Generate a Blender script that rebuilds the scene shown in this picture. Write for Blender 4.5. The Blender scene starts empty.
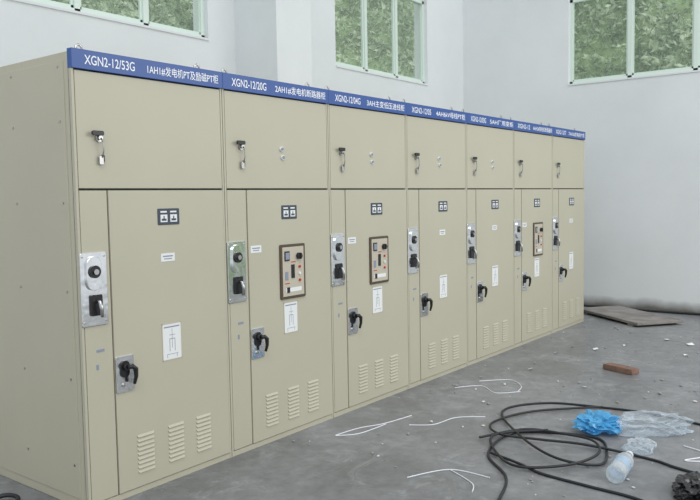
import bpy, bmesh, math, random
import numpy as np
from mathutils import Vector, Matrix, noise
random.seed(7)
S=bpy.context.scene
S.view_settings.view_transform='Standard'
S.view_settings.look='None'
COL=S.collection

# ------------------------------------------------------------ materials
def mat(name,color,rough=.5,metal=0,noise_scale=None,noise_amt=.0,bump=0,bump_scale=50,spec=.5):
    m=bpy.data.materials.new(name); m.use_nodes=True
    nt=m.node_tree; b=nt.nodes['Principled BSDF']
    b.inputs['Base Color'].default_value=(*color,1)
    b.inputs['Roughness'].default_value=rough
    b.inputs['Metallic'].default_value=metal
    b.inputs['Specular IOR Level'].default_value=spec
    tc=nt.nodes.new('ShaderNodeTexCoord')
    if noise_scale:
        n=nt.nodes.new('ShaderNodeTexNoise'); n.inputs['Scale'].default_value=noise_scale; n.inputs['Detail'].default_value=6
        nt.links.new(tc.outputs['Object'],n.inputs['Vector'])
        r=nt.nodes.new('ShaderNodeValToRGB')
        r.color_ramp.elements[0].position=.3; r.color_ramp.elements[1].position=.7
        r.color_ramp.elements[0].color=tuple(c*(1-noise_amt) for c in color)+(1,)
        r.color_ramp.elements[1].color=tuple(min(1,c*(1+noise_amt)) for c in color)+(1,)
        nt.links.new(n.outputs['Fac'],r.inputs['Fac']); nt.links.new(r.outputs['Color'],b.inputs['Base Color'])
    if bump:
        n2=nt.nodes.new('ShaderNodeTexNoise'); n2.inputs['Scale'].default_value=bump_scale
        nt.links.new(tc.outputs['Object'],n2.inputs['Vector'])
        bp=nt.nodes.new('ShaderNodeBump'); bp.inputs['Strength'].default_value=bump; bp.inputs['Distance'].default_value=.01
        nt.links.new(n2.outputs['Fac'],bp.inputs['Height']); nt.links.new(bp.outputs['Normal'],b.inputs['Normal'])
    return m
M_cab=mat('cabinet_powder_coat',(.475,.455,.355),.42,0,1.2,.03,.02,300,.4)
M_gap=mat('cabinet_shadow_gap',(.05,.05,.045),.8)
M_band=mat('blue_nameplate',(.025,.085,.30),.4)
M_white=mat('white_lettering',(.85,.87,.9),.5)
M_chrome=mat('chrome_plate',(.78,.79,.80),.14,1,25,.08,.3,9)
M_black=mat('black_plastic',(.012,.012,.014),.35)
M_steel=mat('steel',(.5,.5,.5),.3,1)
M_paper=mat('paper_label',(.76,.78,.78),.6)
M_ink=mat('printed_ink',(.25,.28,.36),.7)
M_mimic=mat('mimic_plate',(.04,.055,.08),.4)
M_bronze=mat('panel_frame_bronze',(.10,.075,.05),.4,.3)
M_inner=mat('panel_inner_cream',(.50,.46,.37),.5)
M_red=mat('red_lamp',(.5,.03,.02),.3)
M_frame=mat('window_aluminium',(.62,.72,.66),.4)
M_pvc=mat('cable_rubber',(.012,.014,.018),.5)
M_whitewire=mat('white_wire',(.74,.76,.80),.5)
M_brick=mat('brick',(.20,.12,.09),.9,0,20,.25,.5,60)
M_slab=mat('slab_concrete',(.215,.20,.19),.8,0,5,.3,.3,30)

def plaster(name,base,amt):
    m=mat(name,base,.85,0,None,0,.12,40,.2); nt=m.node_tree; b=nt.nodes['Principled BSDF']
    tc=nt.nodes.new('ShaderNodeTexCoord')
    n=nt.nodes.new('ShaderNodeTexNoise'); n.inputs['Scale'].default_value=.7; n.inputs['Detail'].default_value=9; n.inputs['Roughness'].default_value=.65
    nt.links.new(tc.outputs['Object'],n.inputs['Vector'])
    r=nt.nodes.new('ShaderNodeValToRGB'); r.color_ramp.elements[0].position=.35; r.color_ramp.elements[1].position=.65
    r.color_ramp.elements[0].color=tuple(c*(1-amt) for c in base)+(1,); r.color_ramp.elements[1].color=tuple(c*(1+amt*.5) for c in base)+(1,)
    nt.links.new(n.outputs['Fac'],r.inputs['Fac'])
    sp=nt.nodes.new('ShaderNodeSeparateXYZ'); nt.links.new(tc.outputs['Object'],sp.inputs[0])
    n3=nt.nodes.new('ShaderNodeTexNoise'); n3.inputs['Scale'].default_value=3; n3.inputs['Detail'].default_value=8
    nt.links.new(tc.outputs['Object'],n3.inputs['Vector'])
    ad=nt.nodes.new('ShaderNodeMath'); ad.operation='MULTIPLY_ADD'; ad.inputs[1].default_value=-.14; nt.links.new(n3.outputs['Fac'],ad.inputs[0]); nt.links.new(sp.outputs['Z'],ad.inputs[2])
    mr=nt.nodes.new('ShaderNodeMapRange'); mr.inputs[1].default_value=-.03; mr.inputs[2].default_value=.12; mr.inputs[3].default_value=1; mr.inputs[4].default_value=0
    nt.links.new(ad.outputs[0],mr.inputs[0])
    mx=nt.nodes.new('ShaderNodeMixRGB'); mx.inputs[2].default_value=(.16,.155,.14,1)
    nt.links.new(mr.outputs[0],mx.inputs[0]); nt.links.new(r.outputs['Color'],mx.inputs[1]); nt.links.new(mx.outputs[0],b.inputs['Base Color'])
    return m
M_wall=plaster('plaster_wall',(.69,.72,.73),.05)

def floor_mat():
    m=bpy.data.materials.new('dusty_concrete'); m.use_nodes=True; nt=m.node_tree; b=nt.nodes['Principled BSDF']; L=nt.links.new
    tc=nt.nodes.new('ShaderNodeTexCoord')
    def nz(s,d=8,r=.6,dist=0,off=0):
        mp=nt.nodes.new('ShaderNodeMapping'); mp.inputs['Location'].default_value=(off,off,0); L(tc.outputs['Object'],mp.inputs[0])
        n=nt.nodes.new('ShaderNodeTexNoise'); n.inputs['Scale'].default_value=s; n.inputs['Detail'].default_value=d; n.inputs['Roughness'].default_value=r; n.inputs['Distortion'].default_value=dist
        L(mp.outputs[0],n.inputs['Vector']); return n
    a=nz(.8,12,.68,.8); r=nt.nodes.new('ShaderNodeValToRGB'); e=r.color_ramp.elements
    e[0].position=.36; e[0].color=(.14,.145,.152,1); e[1].position=.66; e[1].color=(.25,.255,.262,1)
    L(a.outputs['Fac'],r.inputs['Fac'])
    c=nz(11,10,.72); r2=nt.nodes.new('ShaderNodeValToRGB'); r2.color_ramp.elements[0].position=.32; r2.color_ramp.elements[0].color=(.8,.8,.8,1); r2.color_ramp.elements[1].position=.7; r2.color_ramp.elements[1].color=(1.18,1.18,1.18,1)
    L(c.outputs['Fac'],r2.inputs['Fac'])
    mu=nt.nodes.new('ShaderNodeMixRGB'); mu.blend_type='MULTIPLY'; mu.inputs[0].default_value=1
    L(r.outputs['Color'],mu.inputs[1]); L(r2.outputs['Color'],mu.inputs[2])
    p=nz(2.3,12,.75,1.5,5); mr=nt.nodes.new('ShaderNodeMapRange'); mr.inputs[1].default_value=.54; mr.inputs[2].default_value=.68; mr.inputs[3].default_value=0; mr.inputs[4].default_value=.55
    L(p.outputs['Fac'],mr.inputs[0])
    mx=nt.nodes.new('ShaderNodeMixRGB'); mx.inputs[2].default_value=(.38,.39,.395,1); L(mr.outputs[0],mx.inputs[0]); L(mu.outputs[0],mx.inputs[1])
    q=nz(1.7,10,.7,1,11); m2=nt.nodes.new('ShaderNodeMapRange'); m2.inputs[1].default_value=.56; m2.inputs[2].default_value=.68; m2.inputs[3].default_value=0; m2.inputs[4].default_value=.45
    L(q.outputs['Fac'],m2.inputs[0])
    mx2=nt.nodes.new('ShaderNodeMixRGB'); mx2.inputs[2].default_value=(.10,.10,.104,1); L(m2.outputs[0],mx2.inputs[0]); L(mx.outputs[0],mx2.inputs[1])
    L(mx2.outputs[0],b.inputs['Base Color'])
    rr=nt.nodes.new('ShaderNodeMapRange'); rr.inputs[1].default_value=.35; rr.inputs[2].default_value=.65; rr.inputs[3].default_value=.28; rr.inputs[4].default_value=.6; L(a.outputs['Fac'],rr.inputs[0]); L(rr.outputs[0],b.inputs['Roughness'])
    bp=nt.nodes.new('ShaderNodeBump'); bp.inputs['Strength'].default_value=.3; bp.inputs['Distance'].default_value=.01; L(c.outputs['Fac'],bp.inputs['Height']); L(bp.outputs[0],b.inputs['Normal'])
    return m
M_floor=floor_mat()

def plastic(name,col,opac,edge=.35,rough=.1,tint=None):
    m=bpy.data.materials.new(name); m.use_nodes=True; nt=m.node_tree
    b=nt.nodes['Principled BSDF']; b.inputs['Base Color'].default_value=(*col,1); b.inputs['Roughness'].default_value=rough
    t=nt.nodes.new('ShaderNodeBsdfTransparent'); t.inputs[0].default_value=(*(tint or [min(1,.5+.5*c) for c in col]),1)
    mx=nt.nodes.new('ShaderNodeMixShader')
    fr=nt.nodes.new('ShaderNodeLayerWeight'); fr.inputs[0].default_value=.25
    ma=nt.nodes.new('ShaderNodeMath'); ma.operation='MULTIPLY_ADD'; ma.inputs[1].default_value=edge; ma.inputs[2].default_value=opac; ma.use_clamp=True
    nt.links.new(fr.outputs['Facing'],ma.inputs[0]); nt.links.new(ma.outputs[0],mx.inputs[0])
    nt.links.new(t.outputs[0],mx.inputs[1]); nt.links.new(b.outputs[0],mx.inputs[2]); nt.links.new(mx.outputs[0],nt.nodes['Material Output'].inputs[0])
    return m
M_clear=plastic('clear_plastic_film',(.72,.80,.86),.12,.5,.06,(.93,.95,.97))
M_blue=plastic('blue_plastic_film',(.10,.45,.78),.55,.3)
M_label=plastic('bottle_label',(.45,.62,.8),.5,.2)
M_bottle=plastic('clear_bottle',(.8,.86,.9),.12,.6,.05,(.93,.95,.97))
M_blackbag=mat('black_plastic_film',(.01,.01,.012),.25)
M_glass=plastic('window_glass',(.85,.92,.9),.07,.06,.05,(.97,.99,.98))

# ------------------------------------------------------------ mesh helpers
def newobj(name,bm,mats,parent=None,loc=(0,0,0),smooth=False):
    me=bpy.data.meshes.new(name); bm.normal_update(); bm.to_mesh(me); bm.free()
    for m in (mats if isinstance(mats,(list,tuple)) else [mats]): me.materials.append(m)
    if smooth:
        for p in me.polygons: p.use_smooth=True
    o=bpy.data.objects.new(name,me); COL.objects.link(o); o.location=loc
    if parent: o.parent=parent
    return o
def bbox(bm,x0,x1,y0,y1,z0,z1,mi=0,rot=None):
    vs=[bm.verts.new((x,y,z)) for x in (x0,x1) for y in (y0,y1) for z in (z0,z1)]
    if rot is not None:
        for v in vs: v.co=rot@v.co
    F=[(0,1,3,2),(4,6,7,5),(0,4,5,1),(2,3,7,6),(0,2,6,4),(1,5,7,3)]
    for f in F:
        fc=bm.faces.new([vs[k] for k in f]); fc.material_index=mi
    return vs
def box(name,x0,x1,y0,y1,z0,z1,m,parent=None,bevel=0,seg=2):
    bm=bmesh.new(); bbox(bm,x0,x1,y0,y1,z0,z1)
    if bevel: bmesh.ops.bevel(bm,geom=bm.edges[:],offset=bevel,segments=seg,affect='EDGES',profile=.6)
    bmesh.ops.recalc_face_normals(bm,faces=bm.faces)
    return newobj(name,bm,m,parent)
def empty(name,loc=(0,0,0)):
    o=bpy.data.objects.new(name,None); COL.objects.link(o); o.location=loc; o.empty_display_size=.1; return o
def cyl(bm,c,r,h,axis='Y',seg=20,r2=None,mi=0):
    rot={'Y':Matrix.Rotation(math.pi/2,4,'X'),'Z':Matrix.Identity(4),'X':Matrix.Rotation(math.pi/2,4,'Y')}[axis]
    g=bmesh.ops.create_cone(bm,cap_ends=True,segments=seg,radius1=r,radius2=r if r2 is None else r2,depth=h,matrix=Matrix.Translation(c)@rot)
    for v in g['verts']:
        for f in v.link_faces: f.material_index=mi
    return g['verts']
def roundplate(bm,cx,cz,w,h,y0,y1,rad,mi=0,seg=6):
    def ring(y,ins):
        out=[]
        for (sx,sz,a0) in ((1,1,0),(-1,1,90),(-1,-1,180),(1,-1,270)):
            for k in range(seg+1):
                a=math.radians(a0+90*k/seg); rr=max(rad-ins,.0005)
                out.append(bm.verts.new((cx+sx*(w/2-rad)+rr*math.cos(a),y,cz+sz*(h/2-rad)+rr*math.sin(a))))
        return out
    a=ring(y1,0); b=ring(y0+.0015,0); c=ring(y0,.002); n=len(a); fs=[]
    for i in range(n):
        j=(i+1)%n
        fs.append(bm.faces.new((a[i],a[j],b[j],b[i]))); fs.append(bm.faces.new((b[i],b[j],c[j],c[i])))
    fs.append(bm.faces.new(c)); fs.append(bm.faces.new(a[::-1]))
    for f in fs: f.material_index=mi
def tube(bm,pts,r,seg=8,mi=0):
    pts=[Vector(p) for p in pts]; rings=[]
    for i,p in enumerate(pts):
        t=(pts[min(i+1,len(pts)-1)]-pts[max(i-1,0)]).normalized()
        u=t.cross(Vector((0,1,0)) if abs(t.y)<.9 else Vector((1,0,0))).normalized(); w=t.cross(u)
        rr=r[i] if isinstance(r,(list,tuple)) else r
        rings.append([bm.verts.new(p+(u*math.cos(2*math.pi*k/seg)+w*math.sin(2*math.pi*k/seg))*rr) for k in range(seg)])
    for a,b in zip(rings,rings[1:]):
        for k in range(seg):
            f=bm.faces.new((a[k],a[(k+1)%seg],b[(k+1)%seg],b[k])); f.material_index=mi; f.smooth=True
    for q in (rings[0],rings[-1]):
        f=bm.faces.new(q); f.material_index=mi
def text(s,x0,x1,zc,h,y,parent,m,name='lettering'):
    cu=bpy.data.curves.new(name,'FONT'); cu.body=s; cu.size=1; cu.offset=.006
    o=bpy.data.objects.new(name,cu); COL.objects.link(o); bpy.context.view_layer.update()
    me=bpy.data.meshes.new_from_object(o); bpy.data.objects.remove(o); 
    if not me.vertices: return
    xs=[v.co.x for v in me.vertices]; ys=[v.co.y for v in me.vertices]
    ax,bx,ay,by=min(xs),max(xs),min(ys),max(ys)
    for v in me.vertices:
        v.co=Vector((x0+(v.co.x-ax)/(bx-ax)*(x1-x0),y,zc-h/2+(v.co.y-ay)/(by-ay)*h))
    me.materials.clear(); me.materials.append(m)
    ob=bpy.data.objects.new(name,me); COL.objects.link(ob); ob.parent=parent

# ------------------------------------------------------------ switchgear cabinets
W=1.1; H=2.5885; SP=1.822
models=["XGN2-12/53G","XGN2-12/20G","XGN2-12/04G","XGN2-12/05","XGN2-12/03G","XGN2-12","XGN2-12/07"]
names=["1AH1#发电机PT及励磁PT柜","2AH1#发电机断路器柜","3AH主变低压进线柜","4AH6kV母线PT柜","5AH厂用变柜","6AH2#发电机断路器柜","7AH2#发电机PT柜"]
for i in range(7):
    P=empty('switchgear_cabinet',(i*W,0,0))
    ctrl=i in (1,2,5)
    bm=bmesh.new(); bbox(bm,.003,W-.003,.022,1.2,.0,2.575)
    bmesh.ops.bevel(bm,geom=bm.edges[:],offset=.004,segments=2,affect='EDGES')
    newobj('body',bm,M_cab,P)
    bm=bmesh.new(); bbox(bm,.008,W-.008,.0195,.0225,.03,2.5); newobj('door_gap',bm,M_gap,P)
    bm=bmesh.new()
    bbox(bm,.003,.018,.001,.03,.0,2.50); bbox(bm,W-.016,W-.003,.001,.03,.0,2.50)
    bbox(bm,.018,W-.016,.004,.03,.0,.035)
    newobj('frame_edge',bm,M_cab,P)
    box('upper_door',.022,W-.020,0,.02,SP+.006,2.474,M_cab,P,.003)
    box('column_panel',.022,.196,0,.02,.04,SP-.006,M_cab,P,.003)
    box('lower_door',.204,W-.020,-.004,.02,.04,SP-.006,M_cab,P,.003)
    box('nameplate_band',0.001,W-.001,-.012,.03,2.482,H,M_band,P,.002)
    text(models[i],.08,.41,2.535,.052,-.0128,P,M_white)
    text(names[i],.50,1.06,2.535,.056,-.0128,P,M_white)
    bm=bmesh.new()
    roundplate(bm,.088,1.262,.168,.415,-.008,0,.012,0)
    roundplate(bm,.083,1.352,.095,.19,-.022,-.006,.045,0,8)
    cyl(bm,(.083,-.026,1.362),.036,.012,'Y',24,mi=1)
    cyl(bm,(.083,-.034,1.362),.016,.02,'Y',16,mi=2)
    roundplate(bm,.093,1.172,.075,.12,-.020,-.006,.012,1)
    tube(bm,[(.093,-.02,1.197),(.093,-.045,1.192),(.096,-.055,1.157),(.103,-.05,1.107)],[.011,.011,.012,.009],10,2)
    cyl(bm,(.138,-.012,1.107),.012,.01,'Y',14,mi=2)
    for sx in (.018,.158):
        for sz in (1.077,1.447): cyl(bm,(sx,-.010,sz),.006,.004,'Y',10,mi=2)
    bmesh.ops.recalc_face_normals(bm,faces=bm.faces)
    newobj('operating_mechanism',bm,[M_chrome,M_black,M_steel],P)
    bm=bmesh.new()
    roundplate(bm,.266,.745,.125,.215,-.012,-.004,.012,0)
    roundplate(bm,.262,.775,.06,.10,-.022,-.011,.028,1,8)
    cyl(bm,(.262,-.03,.79),.020,.03,'Y',20,mi=1)
    tube(bm,[(.262,-.045,.79),(.285,-.058,.792),(.305,-.06,.775),(.308,-.058,.73),(.300,-.05,.685)],[.014,.015,.015,.012,.009],10,1)
    cyl(bm,(.25,-.016,.68),.010,.01,'Y',14,mi=2)
    bmesh.ops.recalc_face_normals(bm,faces=bm.faces)
    newobj('door_handle',bm,[M_chrome,M_black,M_steel],P)
    bm=bmesh.new()
    cyl(bm,(.155,-.006,2.11),.022,.012,'Y',20,mi=1)
    cyl(bm,(.155,-.018,2.11),.013,.02,'Y',16,mi=1)
    roundplate(bm,.135,2.135,.075,.026,-.036,-.024,.010,0)
    tube(bm,[(.155,-.03,2.11),(.162,-.034,2.08),(.168,-.03,2.04),(.165,-.02,2.0)],.004,6,1)
    roundplate(bm,.160,1.985,.028,.05,-.02,-.014,.008,1)
    roundplate(bm,.176,1.995,.02,.045,-.013,-.008,.008,0)
    newobj('upper_door_lock',bm,[M_black,M_steel],P)
    bm=bmesh.new()
    for (kx,kz) in ((.56,2.11),(.57,2.05)):
        cyl(bm,(kx,-.006,kz),.017,.012,'Y',20,mi=1); cyl(bm,(kx,-.014,kz),.011,.008,'Y',16,mi=2)
    if i in (1,2,3,4): newobj('indicator_knob',bm,[M_steel,M_paper,M_ink],P)
    else: bm.free()
    bm=bmesh.new(); roundplate(bm,.625,1.655,.165,.10,-.008,-.004,.006,0)
    for cx in (.588,.662):
        bbox(bm,cx-.026,cx+.026,-.0088,-.008,1.622,1.668,1)
        bbox(bm,cx-.018,cx+.018,-.0092,-.0088,1.63,1.643,0)
        bbox(bm,cx-.004,cx+.004,-.0092,-.0088,1.643,1.66,0)
        bbox(bm,cx-.026,cx+.022,-.0088,-.008,1.680,1.690,1)
    newobj('mimic_plate',bm,[M_mimic,M_paper],P)
    lx=.61 if not ctrl else .275
    bm=bmesh.new(); bbox(bm,lx-.052,lx+.052,-.006,-.004,1.38,1.43,0); bbox(bm,lx-.038,lx+.038,-.0065,-.006,1.408,1.416,1); bbox(bm,lx-.03,lx+.03,-.0065,-.006,1.393,1.399,1)
    newobj('device_label',bm,[M_paper,M_ink],P)
    bm=bmesh.new(); bbox(bm,.55,.69,-.0055,-.004,.77,.99,0)
    for (a,b,c,d) in ((.56,.68,.968,.976),(.620,.623,.84,.96),(.60,.644,.895,.899),(.60,.604,.82,.895),(.640,.644,.82,.895),(.58,.665,.80,.803),(.58,.583,.78,.80),(.655,.658,.78,.80),(.60,.645,.92,.923)):
        bbox(bm,a,b,-.006,-.0055,c,d,1)
    for (a,b,c,d) in ((.545,.55,.765,.995),(.69,.695,.765,.995),(.545,.695,.99,.995),(.545,.695,.765,.77)): bbox(bm,a,b,-.0062,-.004,c,d,2)
    newobj('schematic_sheet',bm,[M_paper,M_ink,M_inner],P)
    if ctrl:
        bm=bmesh.new(); roundplate(bm,.645,1.22,.27,.40,-.016,-.004,.012,0)
        bbox(bm,.53,.76,-.018,-.016,1.04,1.40,1)
        bbox(bm,.55,.60,-.024,-.018,1.30,1.37,2); bbox(bm,.555,.595,-.026,-.024,1.31,1.36,4)
        cyl(bm,(.70,-.03,1.33),.024,.024,'Y',20,mi=2); bbox(bm,.694,.706,-.048,-.03,1.308,1.352,2)
        bbox(bm,.62,.655,-.022,-.018,1.17,1.27,2); bbox(bm,.555,.585,-.022,-.018,1.16,1.22,4)
        for k,z in enumerate((1.25,1.20,1.15)): cyl(bm,(.71,-.022,z),.010,.01,'Y',14,mi=(3,5,3)[k])
        bbox(bm,.56,.73,-.019,-.018,1.07,1.10,5); bbox(bm,.57,.60,-.022,-.019,1.065,1.105,2); 
        bbox(bm,.62,.67,-.019,-.018,1.285,1.292,3); bbox(bm,.55,.60,-.019,-.018,1.13,1.137,3)
        newobj('control_panel',bm,[M_bronze,M_inner,M_black,M_red,M_ink,M_paper],P)
    bm=bmesh.new()
    for (a,b) in ((.335,.46),(.565,.69),(.79,.915)):
        for k in range(9):
            z=.125+k*.027
            vs=[bm.verts.new(c) for c in ((a,-.004,z+.016),(b,-.004,z+.016),(b-.006,-.013,z+.002),(a+.006,-.013,z+.002),(a+.006,-.004,z-.001),(b-.006,-.004,z-.001))]
            for f,mi in (((0,3,2,1),0),((3,4,5,2),1),((0,4,3),0),((1,2,5),0)):
                fc=bm.faces.new([vs[q] for q in f]); fc.material_index=mi
    bmesh.ops.recalc_face_normals(bm,faces=bm.faces)
    newobj('ventilation_louvres',bm,[M_cab,M_inner],P)
    bm=bmesh.new()
    bbox(bm,.09,.14,-.002,0,.90,.915,0); bbox(bm,.085,.10,-.002,0,.80,.83,0)
    newobj('column_sticker',bm,[M_ink],P)
    if i==0:
        bm=bmesh.new()
        for z in (.25,.75,1.25,1.75,2.2,2.5):
            for y in (.12,.62,1.14): cyl(bm,(-.003,y,z),.007,.006,'X',10)
        newobj('side_screws',bm,M_steel,P)
        bm=bmesh.new(); bbox(bm,-.002,.004,.07,1.15,.06,2.53); bmesh.ops.bevel(bm,geom=bm.edges[:],offset=.001,segments=1,affect='EDGES'); newobj('side_panel',bm,M_cab,P)
    bm=bmesh.new()
    for x in (.12,.98):
        cyl(bm,(x,.1,2.59),.018,.03,'Z',14); tube(bm,[(x-.02,.1,2.6),(x-.018,.1,2.625),(x,.1,2.637),(x+.018,.1,2.625),(x+.02,.1,2.6)],.007,8)
    newobj('lifting_lug',bm,M_steel,P)

# ------------------------------------------------------------ room
XR=9.046; YB=2.60; ZT=5.6; SILL=3.49; WT=5.15
box('floor',-6,XR+.25,-8,YB+.25,-.15,0,M_floor)
def wall_x(name,x0,x1,y0,y1,holes):
    bm=bmesh.new(); cur=x0
    for (a,b,z0,z1) in holes:
        bbox(bm,cur,a,y0,y1,0,ZT); bbox(bm,a,b,y0,y1,0,z0); bbox(bm,a,b,y0,y1,z1,ZT); cur=b
    bbox(bm,cur,x1,y0,y1,0,ZT); return newobj(name,bm,M_wall)
def wall_y(name,x0,x1,y0,y1,holes):
    bm=bmesh.new(); cur=y0
    for (a,b,z0,z1) in holes:
        bbox(bm,x0,x1,cur,a,0,ZT); bbox(bm,x0,x1,a,b,0,z0); bbox(bm,x0,x1,a,b,z1,ZT); cur=b
    bbox(bm,x0,x1,cur,y1,0,ZT); return newobj(name,bm,M_wall)
wall_x('wall_back',-6,XR+.25,YB,YB+.24,[(1.0,3.34,SILL+.03,WT),(5.58,7.90,SILL+.03,WT)])
wall_y('wall_right',XR,XR+.24,-8,YB,[(-1.98,.757,SILL-.04,WT)])
box('pillar',3.74,4.32,1.95,YB+.01,0,ZT,M_wall,None,.004)

def window(name,axis,a,b,z0,z1,pos,n):
    P=empty(name,(0,0,0)); bm=bmesh.new(); t=.045
    def bb(u0,u1,v0,v1,w0,w1,mi=0):
        if axis=='X': bbox(bm,u0,u1,v0,v1,w0,w1,mi)
        else: bbox(bm,v0,v1,u0,u1,w0,w1,mi)
    p0,p1=pos+.06,pos+.13
    bb(a,b,p0,p1,z0,z0+t); bb(a,b,p0,p1,z1-t,z1); bb(a,a+t,p0,p1,z0,z1); bb(b-t,b,p0,p1,z0,z1)
    bb(a,b,p0,p1,z0+1.25,z0+1.25+t)
    for k in range(1,n):
        c=a+(b-a)*k/n; bb(c-.03,c+.03,p0,p1,z0,z1)
    for k in range(n):
        c0=a+(b-a)*k/n; c1=a+(b-a)*(k+1)/n; q0=p0+.02; q1=p0+.045
        bb(c0+.03,c0+.055,q0,q1,z0+t,z0+1.25); bb(c1-.055,c1-.03,q0,q1,z0+t,z0+1.25); bb(c0+.03,c1-.03,q0,q1,z0+t,z0+t+.03)
    newobj('frame',bm,M_frame,P)
    bm=bmesh.new(); bb(a+.02,b-.02,p0+.03,p0+.034,z0+.02,z1-.02); newobj('glass',bm,M_glass,P)
    bm=bmesh.new(); bb(a-.0,b+.0,pos-.012,pos+.06,z0-.02,z0+.004); newobj('sill',bm,M_wall,P)
window('window_1','X',1.0,3.34,SILL+.03,WT,YB,3)
window('window_2','X',5.58,7.90,SILL+.03,WT,YB,3)
window('window_3','Y',-1.98,.757,SILL-.04,WT,XR,3)

# ------------------------------------------------------------ hillside outside
rng=np.random.default_rng(3)
def hill_z(x,y):
    s=np.sqrt(np.maximum(y-YB-2,0)**2+np.maximum(x-XR-2,0)**2)
    return -1+s*1.25+.5*np.sin(x*.7+y*.4)+.35*np.sin(x*1.7-y*1.3)
HS=empty('wooded_hillside',(0,0,0))
bm=bmesh.new(); N=60; xs=np.linspace(-6,26,N); ys=np.linspace(-14,18,N); g={}
for a_,x in enumerate(xs):
    for b_,y in enumerate(ys):
        if x>XR+1.5 or y>YB+1.5: g[a_,b_]=bm.verts.new((x,y,float(hill_z(x,y))))
for a_ in range(N-1):
    for b_ in range(N-1):
        q=[g.get(k) for k in ((a_,b_),(a_+1,b_),(a_+1,b_+1),(a_,b_+1))]
        if all(q): bm.faces.new(q)
M_hill=mat('undergrowth',(.20,.29,.12),.9,0,1.5,.5)
newobj('slope',bm,M_hill,HS,smooth=True)
def leafmat(name,c1,c2):
    m=bpy.data.materials.new(name); m.use_nodes=True; nt=m.node_tree; b=nt.nodes['Principled BSDF']; b.inputs['Roughness'].default_value=.6
    tc=nt.nodes.new('ShaderNodeTexCoord'); n=nt.nodes.new('ShaderNodeTexNoise'); n.inputs['Scale'].default_value=1.2; n.inputs['Detail'].default_value=9; n.inputs['Roughness'].default_value=.85
    nt.links.new(tc.outputs['Object'],n.inputs['Vector']); r=nt.nodes.new('ShaderNodeValToRGB'); r.color_ramp.elements[0].position=.40; r.color_ramp.elements[1].position=.60
    r.color_ramp.elements[0].color=(*c1,1); r.color_ramp.elements[1].color=(*c2,1); nt.links.new(n.outputs['Fac'],r.inputs['Fac']); nt.links.new(r.outputs[0],b.inputs['Base Color'])
    tr=nt.nodes.new('ShaderNodeBsdfTranslucent'); nt.links.new(r.outputs[0],tr.inputs[0]); mx=nt.nodes.new('ShaderNodeMixShader'); mx.inputs[0].default_value=.35
    nt.links.new(b.outputs[0],mx.inputs[1]); nt.links.new(tr.outputs[0],mx.inputs[2]); nt.links.new(mx.outputs[0],nt.nodes['Material Output'].inputs[0])
    return m
M_leaf=leafmat('foliage',(.13,.25,.08),(.88,.96,.74))  # pale end of the ramp paints bright haze into the leaf colour
def foliage(name,n,xr,yr,size,lift):
    x=rng.uniform(*xr,n); y=rng.uniform(*yr,n)
    z=hill_z(x,y)+rng.uniform(0,1,n)**2*lift*(.6+.8*np.sin(x*2.1+1)*np.sin(y*1.7))
    V=np.zeros((n*4,3)); a=rng.normal(size=(n,3)); a/=np.linalg.norm(a,axis=1)[:,None]
    b=np.cross(a,rng.normal(size=(n,3))); b/=np.linalg.norm(b,axis=1)[:,None]
    s=(size*rng.uniform(.5,1.5,n))[:,None]; c=np.stack([x,y,z],1)
    V[0::4]=c-a*s; V[1::4]=c-b*s*.4; V[2::4]=c+a*s; V[3::4]=c+b*s*.4
    me=bpy.data.meshes.new(name); me.from_pydata(V.tolist(),[],np.arange(n*4).reshape(n,4).tolist()); me.materials.append(M_leaf)
    o=bpy.data.objects.new(name,me); COL.objects.link(o); o.parent=HS
foliage('bushes',70000,(2,24),(YB+3,YB+12),.10,1.0)
foliage('bushes',50000,(XR+3,XR+11),(-9,YB+3),.10,1.0)

# ------------------------------------------------------------ floor clutter
def smooth_pts(pts,n=10):
    P=[Vector(p) for p in pts]; out=[]
    for i in range(len(P)-1):
        p0=P[max(i-1,0)];p1=P[i];p2=P[i+1];p3=P[min(i+2,len(P)-1)]
        for k in range(n):
            t=k/n
            out.append(.5*((2*p1)+(-p0+p2)*t+(2*p0-5*p1+4*p2-p3)*t*t+(-p0+3*p1-3*p2+p3)*t**3))
    out.append(P[-1]); return out
def cable(name,runs,r,m,parent=None):
    cu=bpy.data.curves.new(name,'CURVE'); cu.dimensions='3D'; cu.bevel_depth=r; cu.bevel_resolution=3; cu.use_fill_caps=True
    for run in runs:
        pts=smooth_pts([(p[0],p[1],p[2] if len(p)>2 else r) for p in run])
        sp=cu.splines.new('POLY'); sp.points.add(len(pts)-1)
        for q,p in zip(sp.points,pts): q.co=(p.x,p.y,max(p.z,r),1)
    o=bpy.data.objects.new(name,cu); COL.objects.link(o); bpy.context.view_layer.update()
    me=bpy.data.meshes.new_from_object(o); bpy.data.objects.remove(o); me.materials.clear(); me.materials.append(m)
    for p in me.polygons: p.use_smooth=True
    ob=bpy.data.objects.new(name,me); COL.objects.link(ob)
    if parent: ob.parent=parent
    return ob
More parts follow.
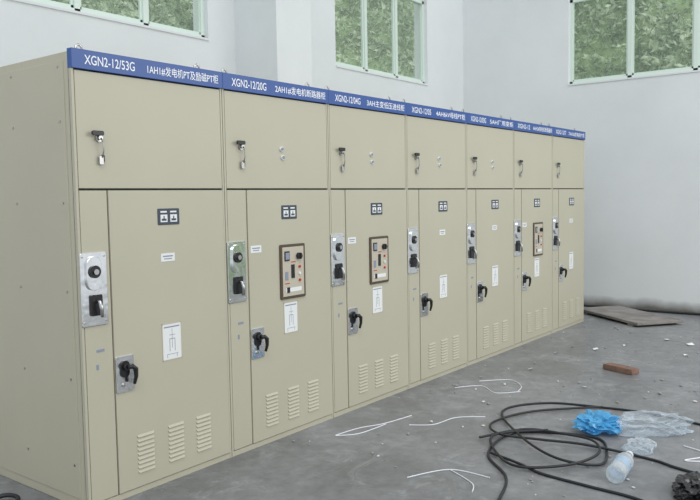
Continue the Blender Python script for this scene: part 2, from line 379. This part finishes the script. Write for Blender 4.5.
cable('power_cable',[
 [(1.2,-1.86),(1.49,-1.80),(1.82,-1.68),(2.13,-1.40),(2.56,-1.35,.02),(2.80,-1.58,.01),(2.86,-1.88,.01),(2.66,-2.02),(2.32,-2.09,.02),(2.26,-1.82,.03),(2.54,-1.44,.035),(3.11,-1.03),(3.52,-1.22),(3.65,-1.64),(3.68,-1.99),(3.55,-2.5),(3.0,-2.85),(2.6,-3.0)],
 [(2.13,-1.42,.02),(2.05,-1.66,.02),(1.99,-1.85),(1.96,-2.15),(1.94,-2.41),(1.86,-2.65),(1.8,-2.9)],
 [(2.78,-1.55,.03),(2.45,-1.28,.03),(2.1,-1.5,.02),(1.98,-1.72,.03),(2.2,-1.95,.03),(2.5,-2.02,.03),(2.72,-1.9,.035),(2.76,-1.65,.03),(2.7,-1.4,.03),(2.35,-1.22,.03)],
 [(3.63,-1.66,.02),(3.2,-1.25,.02),(2.75,-1.12,.02),(2.5,-1.3,.03),(2.55,-1.6,.03),(2.62,-1.9,.03),(2.64,-2.3),(2.57,-2.5),(2.5,-2.8)]],.009,M_pvc)
cable('white_wire_offcut',[[(1.86,-.29),(2.1,-.33),(2.3,-.42),(2.6,-.48)],[(1.86,-.30),(2.0,-.41),(2.3,-.44)],[(2.38,-.6),(2.5,-.75),(2.75,-.8),(2.9,-.98)]],.0035,M_whitewire)
cable('white_wire_offcut',[[(3.56,-.33),(3.75,-.5),(3.6,-.72),(3.76,-.88)],[(3.9,-.4),(4.1,-.62),(3.95,-.8),(3.76,-.86)]],.0035,M_whitewire)
cable('white_wire_offcut',[[(1.47,-1.18),(1.74,-1.33),(1.76,-1.60)],[(1.74,-1.33),(1.62,-1.55),(1.5,-1.62)]],.0035,M_whitewire)
cable('white_wire_offcut',[[(3.4,-2.47),(3.25,-2.62),(3.1,-2.6),(3.2,-2.75)],[(3.05,-2.42),(2.95,-2.6),(2.75,-2.5),(2.9,-2.75)],[(3.4,-2.6),(3.25,-2.7),(3.05,-2.65),(2.8,-2.8)]],.0042,M_whitewire)
cable('black_cable_end',[[(-.45,.62,.012),(-.30,.58,.02),(-.2,.56,.035),(-.16,.48,.03),(-.22,.40,.012),(-.32,.36,.012),(-.5,.38,.012)]],.013,M_pvc)

def crumple(name,c,size,m,seed,amp=.35,sub=5,freq=3.0,z0=.003):
    bm=bmesh.new(); bmesh.ops.create_icosphere(bm,subdivisions=sub,radius=1)
    off=Vector((seed*7.3,seed*3.1,seed*5.7))
    for v in bm.verts:
        d=v.co.normalized(); n=noise.noise(d*freq*.6+off); 
        rd=1-abs(noise.noise(d*freq*1.1+off))*2.4
        rd2=1-abs(noise.noise(d*freq*2.6+off*2))*2.4
        s=1+amp*n+amp*.55*(rd-.5)+amp*.18*rd2
        v.co=Vector((d.x*s*size[0],d.y*s*size[1],max(0,(d.z*s*.9+.55))*size[2]))
    return newobj(name,bm,m,None,(c[0],c[1],z0),smooth=False)
b1=crumple('blue_plastic_bag',(3.05,-1.83),(.17,.14,.075),M_blue,1,.5,4,2.6,.021)
b2=crumple('clear_plastic_bag',(3.24,-2.16),(.25,.12,.09),M_clear,2,.55,4,2.4,.003); b2.rotation_euler[2]=-.95
b3=crumple('black_plastic_bag',(2.22,-2.68),(.15,.11,.07),M_blackbag,4,.4,4)
def bottle(name,loc,rotz,s=1.3):
    prof=[(.0,.0),(.028,.002),(.033,.012),(.033,.05),(.030,.056),(.033,.062),(.033,.12),(.030,.126),(.033,.132),(.033,.155),(.028,.18),(.016,.205),(.012,.212),(.012,.222)]
    cap=[(.015,.222),(.015,.240),(.0,.241)]
    bm=bmesh.new(); seg=28
    def lathe(pr,mi):
        R=[[bm.verts.new((z,r*math.cos(2*math.pi*k/seg),r*math.sin(2*math.pi*k/seg))) for k in range(seg)] for r,z in [(max(a,.0004),b) for a,b in pr]]
        for a,b in zip(R,R[1:]):
            for k in range(seg):
                f=bm.faces.new((a[k],a[(k+1)%seg],b[(k+1)%seg],b[k])); f.material_index=mi; f.smooth=True
    lathe([(a*s,b*s) for a,b in prof],0); lathe([(a*s,b*s) for a,b in cap],1); lathe([(.0334*s,.065*s),(.0334*s,.115*s)],2)
    o=newobj(name,bm,[M_bottle,M_whitewire,M_label],None,loc); o.rotation_euler[2]=rotz; return o
bottle('plastic_bottle',(2.09,-2.26,.0585),.10,1.75)
b5=crumple('clear_plastic_wrap',(2.80,-2.20),(.12,.09,.05),M_clear,6,.5,4,2.4,.003); b5.rotation_euler[2]=.3
def brickobj(name,loc,rz,l,w,h):
    bm=bmesh.new(); bbox(bm,-l/2,l/2,-w/2,w/2,0,h); bmesh.ops.bevel(bm,geom=bm.edges[:],offset=.006,segments=2,affect='EDGES')
    bmesh.ops.subdivide_edges(bm,edges=bm.edges[:],cuts=2,use_grid_fill=True)
    for v in bm.verts: v.co+=noise.noise_vector(v.co*25)*.004
    for v in bm.verts: v.co.z=max(v.co.z,0)
    o=newobj(name,bm,M_brick,None,loc); o.rotation_euler[2]=rz; return o
brickobj('brick',(5.02,-1.36,0),math.radians(-110),.34,.12,.055)
P=empty('concrete_slab',(8.27,-.42,0)); P.rotation_euler[2]=math.radians(52)
box('slab',-.72,.72,-.34,.36,.03,.065,M_slab,P,.005)
for k,x in enumerate((-.55,.52)): box('batten_%d'%k,x-.05,x+.05,-.33,.35,0,.03,M_slab,P,.003)
cable('black_hose',[[(9.0,1.9,.02),(8.98,1.0,.02),(9.01,.3,.02),(8.98,-.4,.02),(9.0,-1.2,.02),(8.97,-2.2,.02),(9.0,-3.4,.02)]],.016,M_pvc)
bm=bmesh.new()
for k in range(420):
    x=random.uniform(1.5,8.8); y=-random.uniform(.08,3.2) 
    s=random.choice([.004,.006,.006,.009,.014])*random.uniform(.7,1.3)
    g_=bmesh.ops.create_icosphere(bm,subdivisions=1,radius=s,matrix=Matrix.Translation((x,y,s*.6))@Matrix.Rotation(random.random()*6,4,'Z')@Matrix.Diagonal((1.3,.8,.6,1)))
    mi=random.choice([0,0,0,1])
    for v in g_['verts']:
        for f in v.link_faces: f.material_index=mi
newobj('floor_rubble',bm,[mat('mortar_crumb',(.3,.3,.29),.9),mat('white_crumb',(.6,.61,.6),.9)])
bm=bmesh.new()
for (x,y,s) in ((5.9,-.8,.05),(6.3,-1.0,.04),(5.5,-.5,.035),(6.9,-1.3,.05),(4.6,-.6,.04),(6.1,-1.7,.035),(4.2,-1.3,.03),(6.74,-1.60,.07)):
    p=[Vector((math.cos(t)*s,math.sin(t)*s*.7,.004+random.random()*.02)) for t in (0,1.5,3.1,4.6)]
    bm.faces.new([bm.verts.new(q+Vector((x,y,0))) for q in p])
newobj('paper_scraps',bm,M_paper)

# ------------------------------------------------------------ lights
w=bpy.data.worlds.new('World'); S.world=w; w.use_nodes=True
bg=w.node_tree.nodes['Background']; bg.inputs[0].default_value=(.915,.965,1.0,1); bg.inputs[1].default_value=.90
def area(name,loc,target,sx,sy,e,col=(1,1,1)):
    l=bpy.data.lights.new(name,'AREA'); l.shape='RECTANGLE'; l.size=sx; l.size_y=sy; l.energy=e; l.color=col
    o=bpy.data.objects.new(name,l); COL.objects.link(o); o.location=loc
    o.rotation_euler=(Vector(target)-Vector(loc)).to_track_quat('-Z','Y').to_euler()
area('daylight_front_windows',(5.0,-7.5,4.2),(3.5,0,1.2),7,2.5,230,(1,.97,.92))
sun=bpy.data.lights.new('sky_sun','SUN'); sun.energy=1.0; sun.angle=math.radians(40); so=bpy.data.objects.new('sky_sun',sun); COL.objects.link(so)
so.rotation_euler=(math.radians(40),0,math.radians(-40))

# ------------------------------------------------------------ camera
cam=bpy.data.cameras.new('Camera'); co=bpy.data.objects.new('Camera',cam); COL.objects.link(co); S.camera=co
yaw,pit,rol=.9130,.0693,.0172
f=Vector((math.cos(pit)*math.sin(yaw),math.cos(pit)*math.cos(yaw),-math.sin(pit)))
r=Vector((math.cos(yaw),-math.sin(yaw),0)); d=f.cross(r)
r2=r*math.cos(rol)+d*math.sin(rol); d2=-r*math.sin(rol)+d*math.cos(rol)
Mx=Matrix((( r2.x,-d2.x,-f.x,-2.3332),(r2.y,-d2.y,-f.y,-3.6978),(r2.z,-d2.z,-f.z,1.7484),(0,0,0,1)))
co.matrix_world=Mx
cam.sensor_fit='HORIZONTAL'; cam.sensor_width=36; cam.lens=746.21/700*36; cam.clip_start=.05; cam.clip_end=200
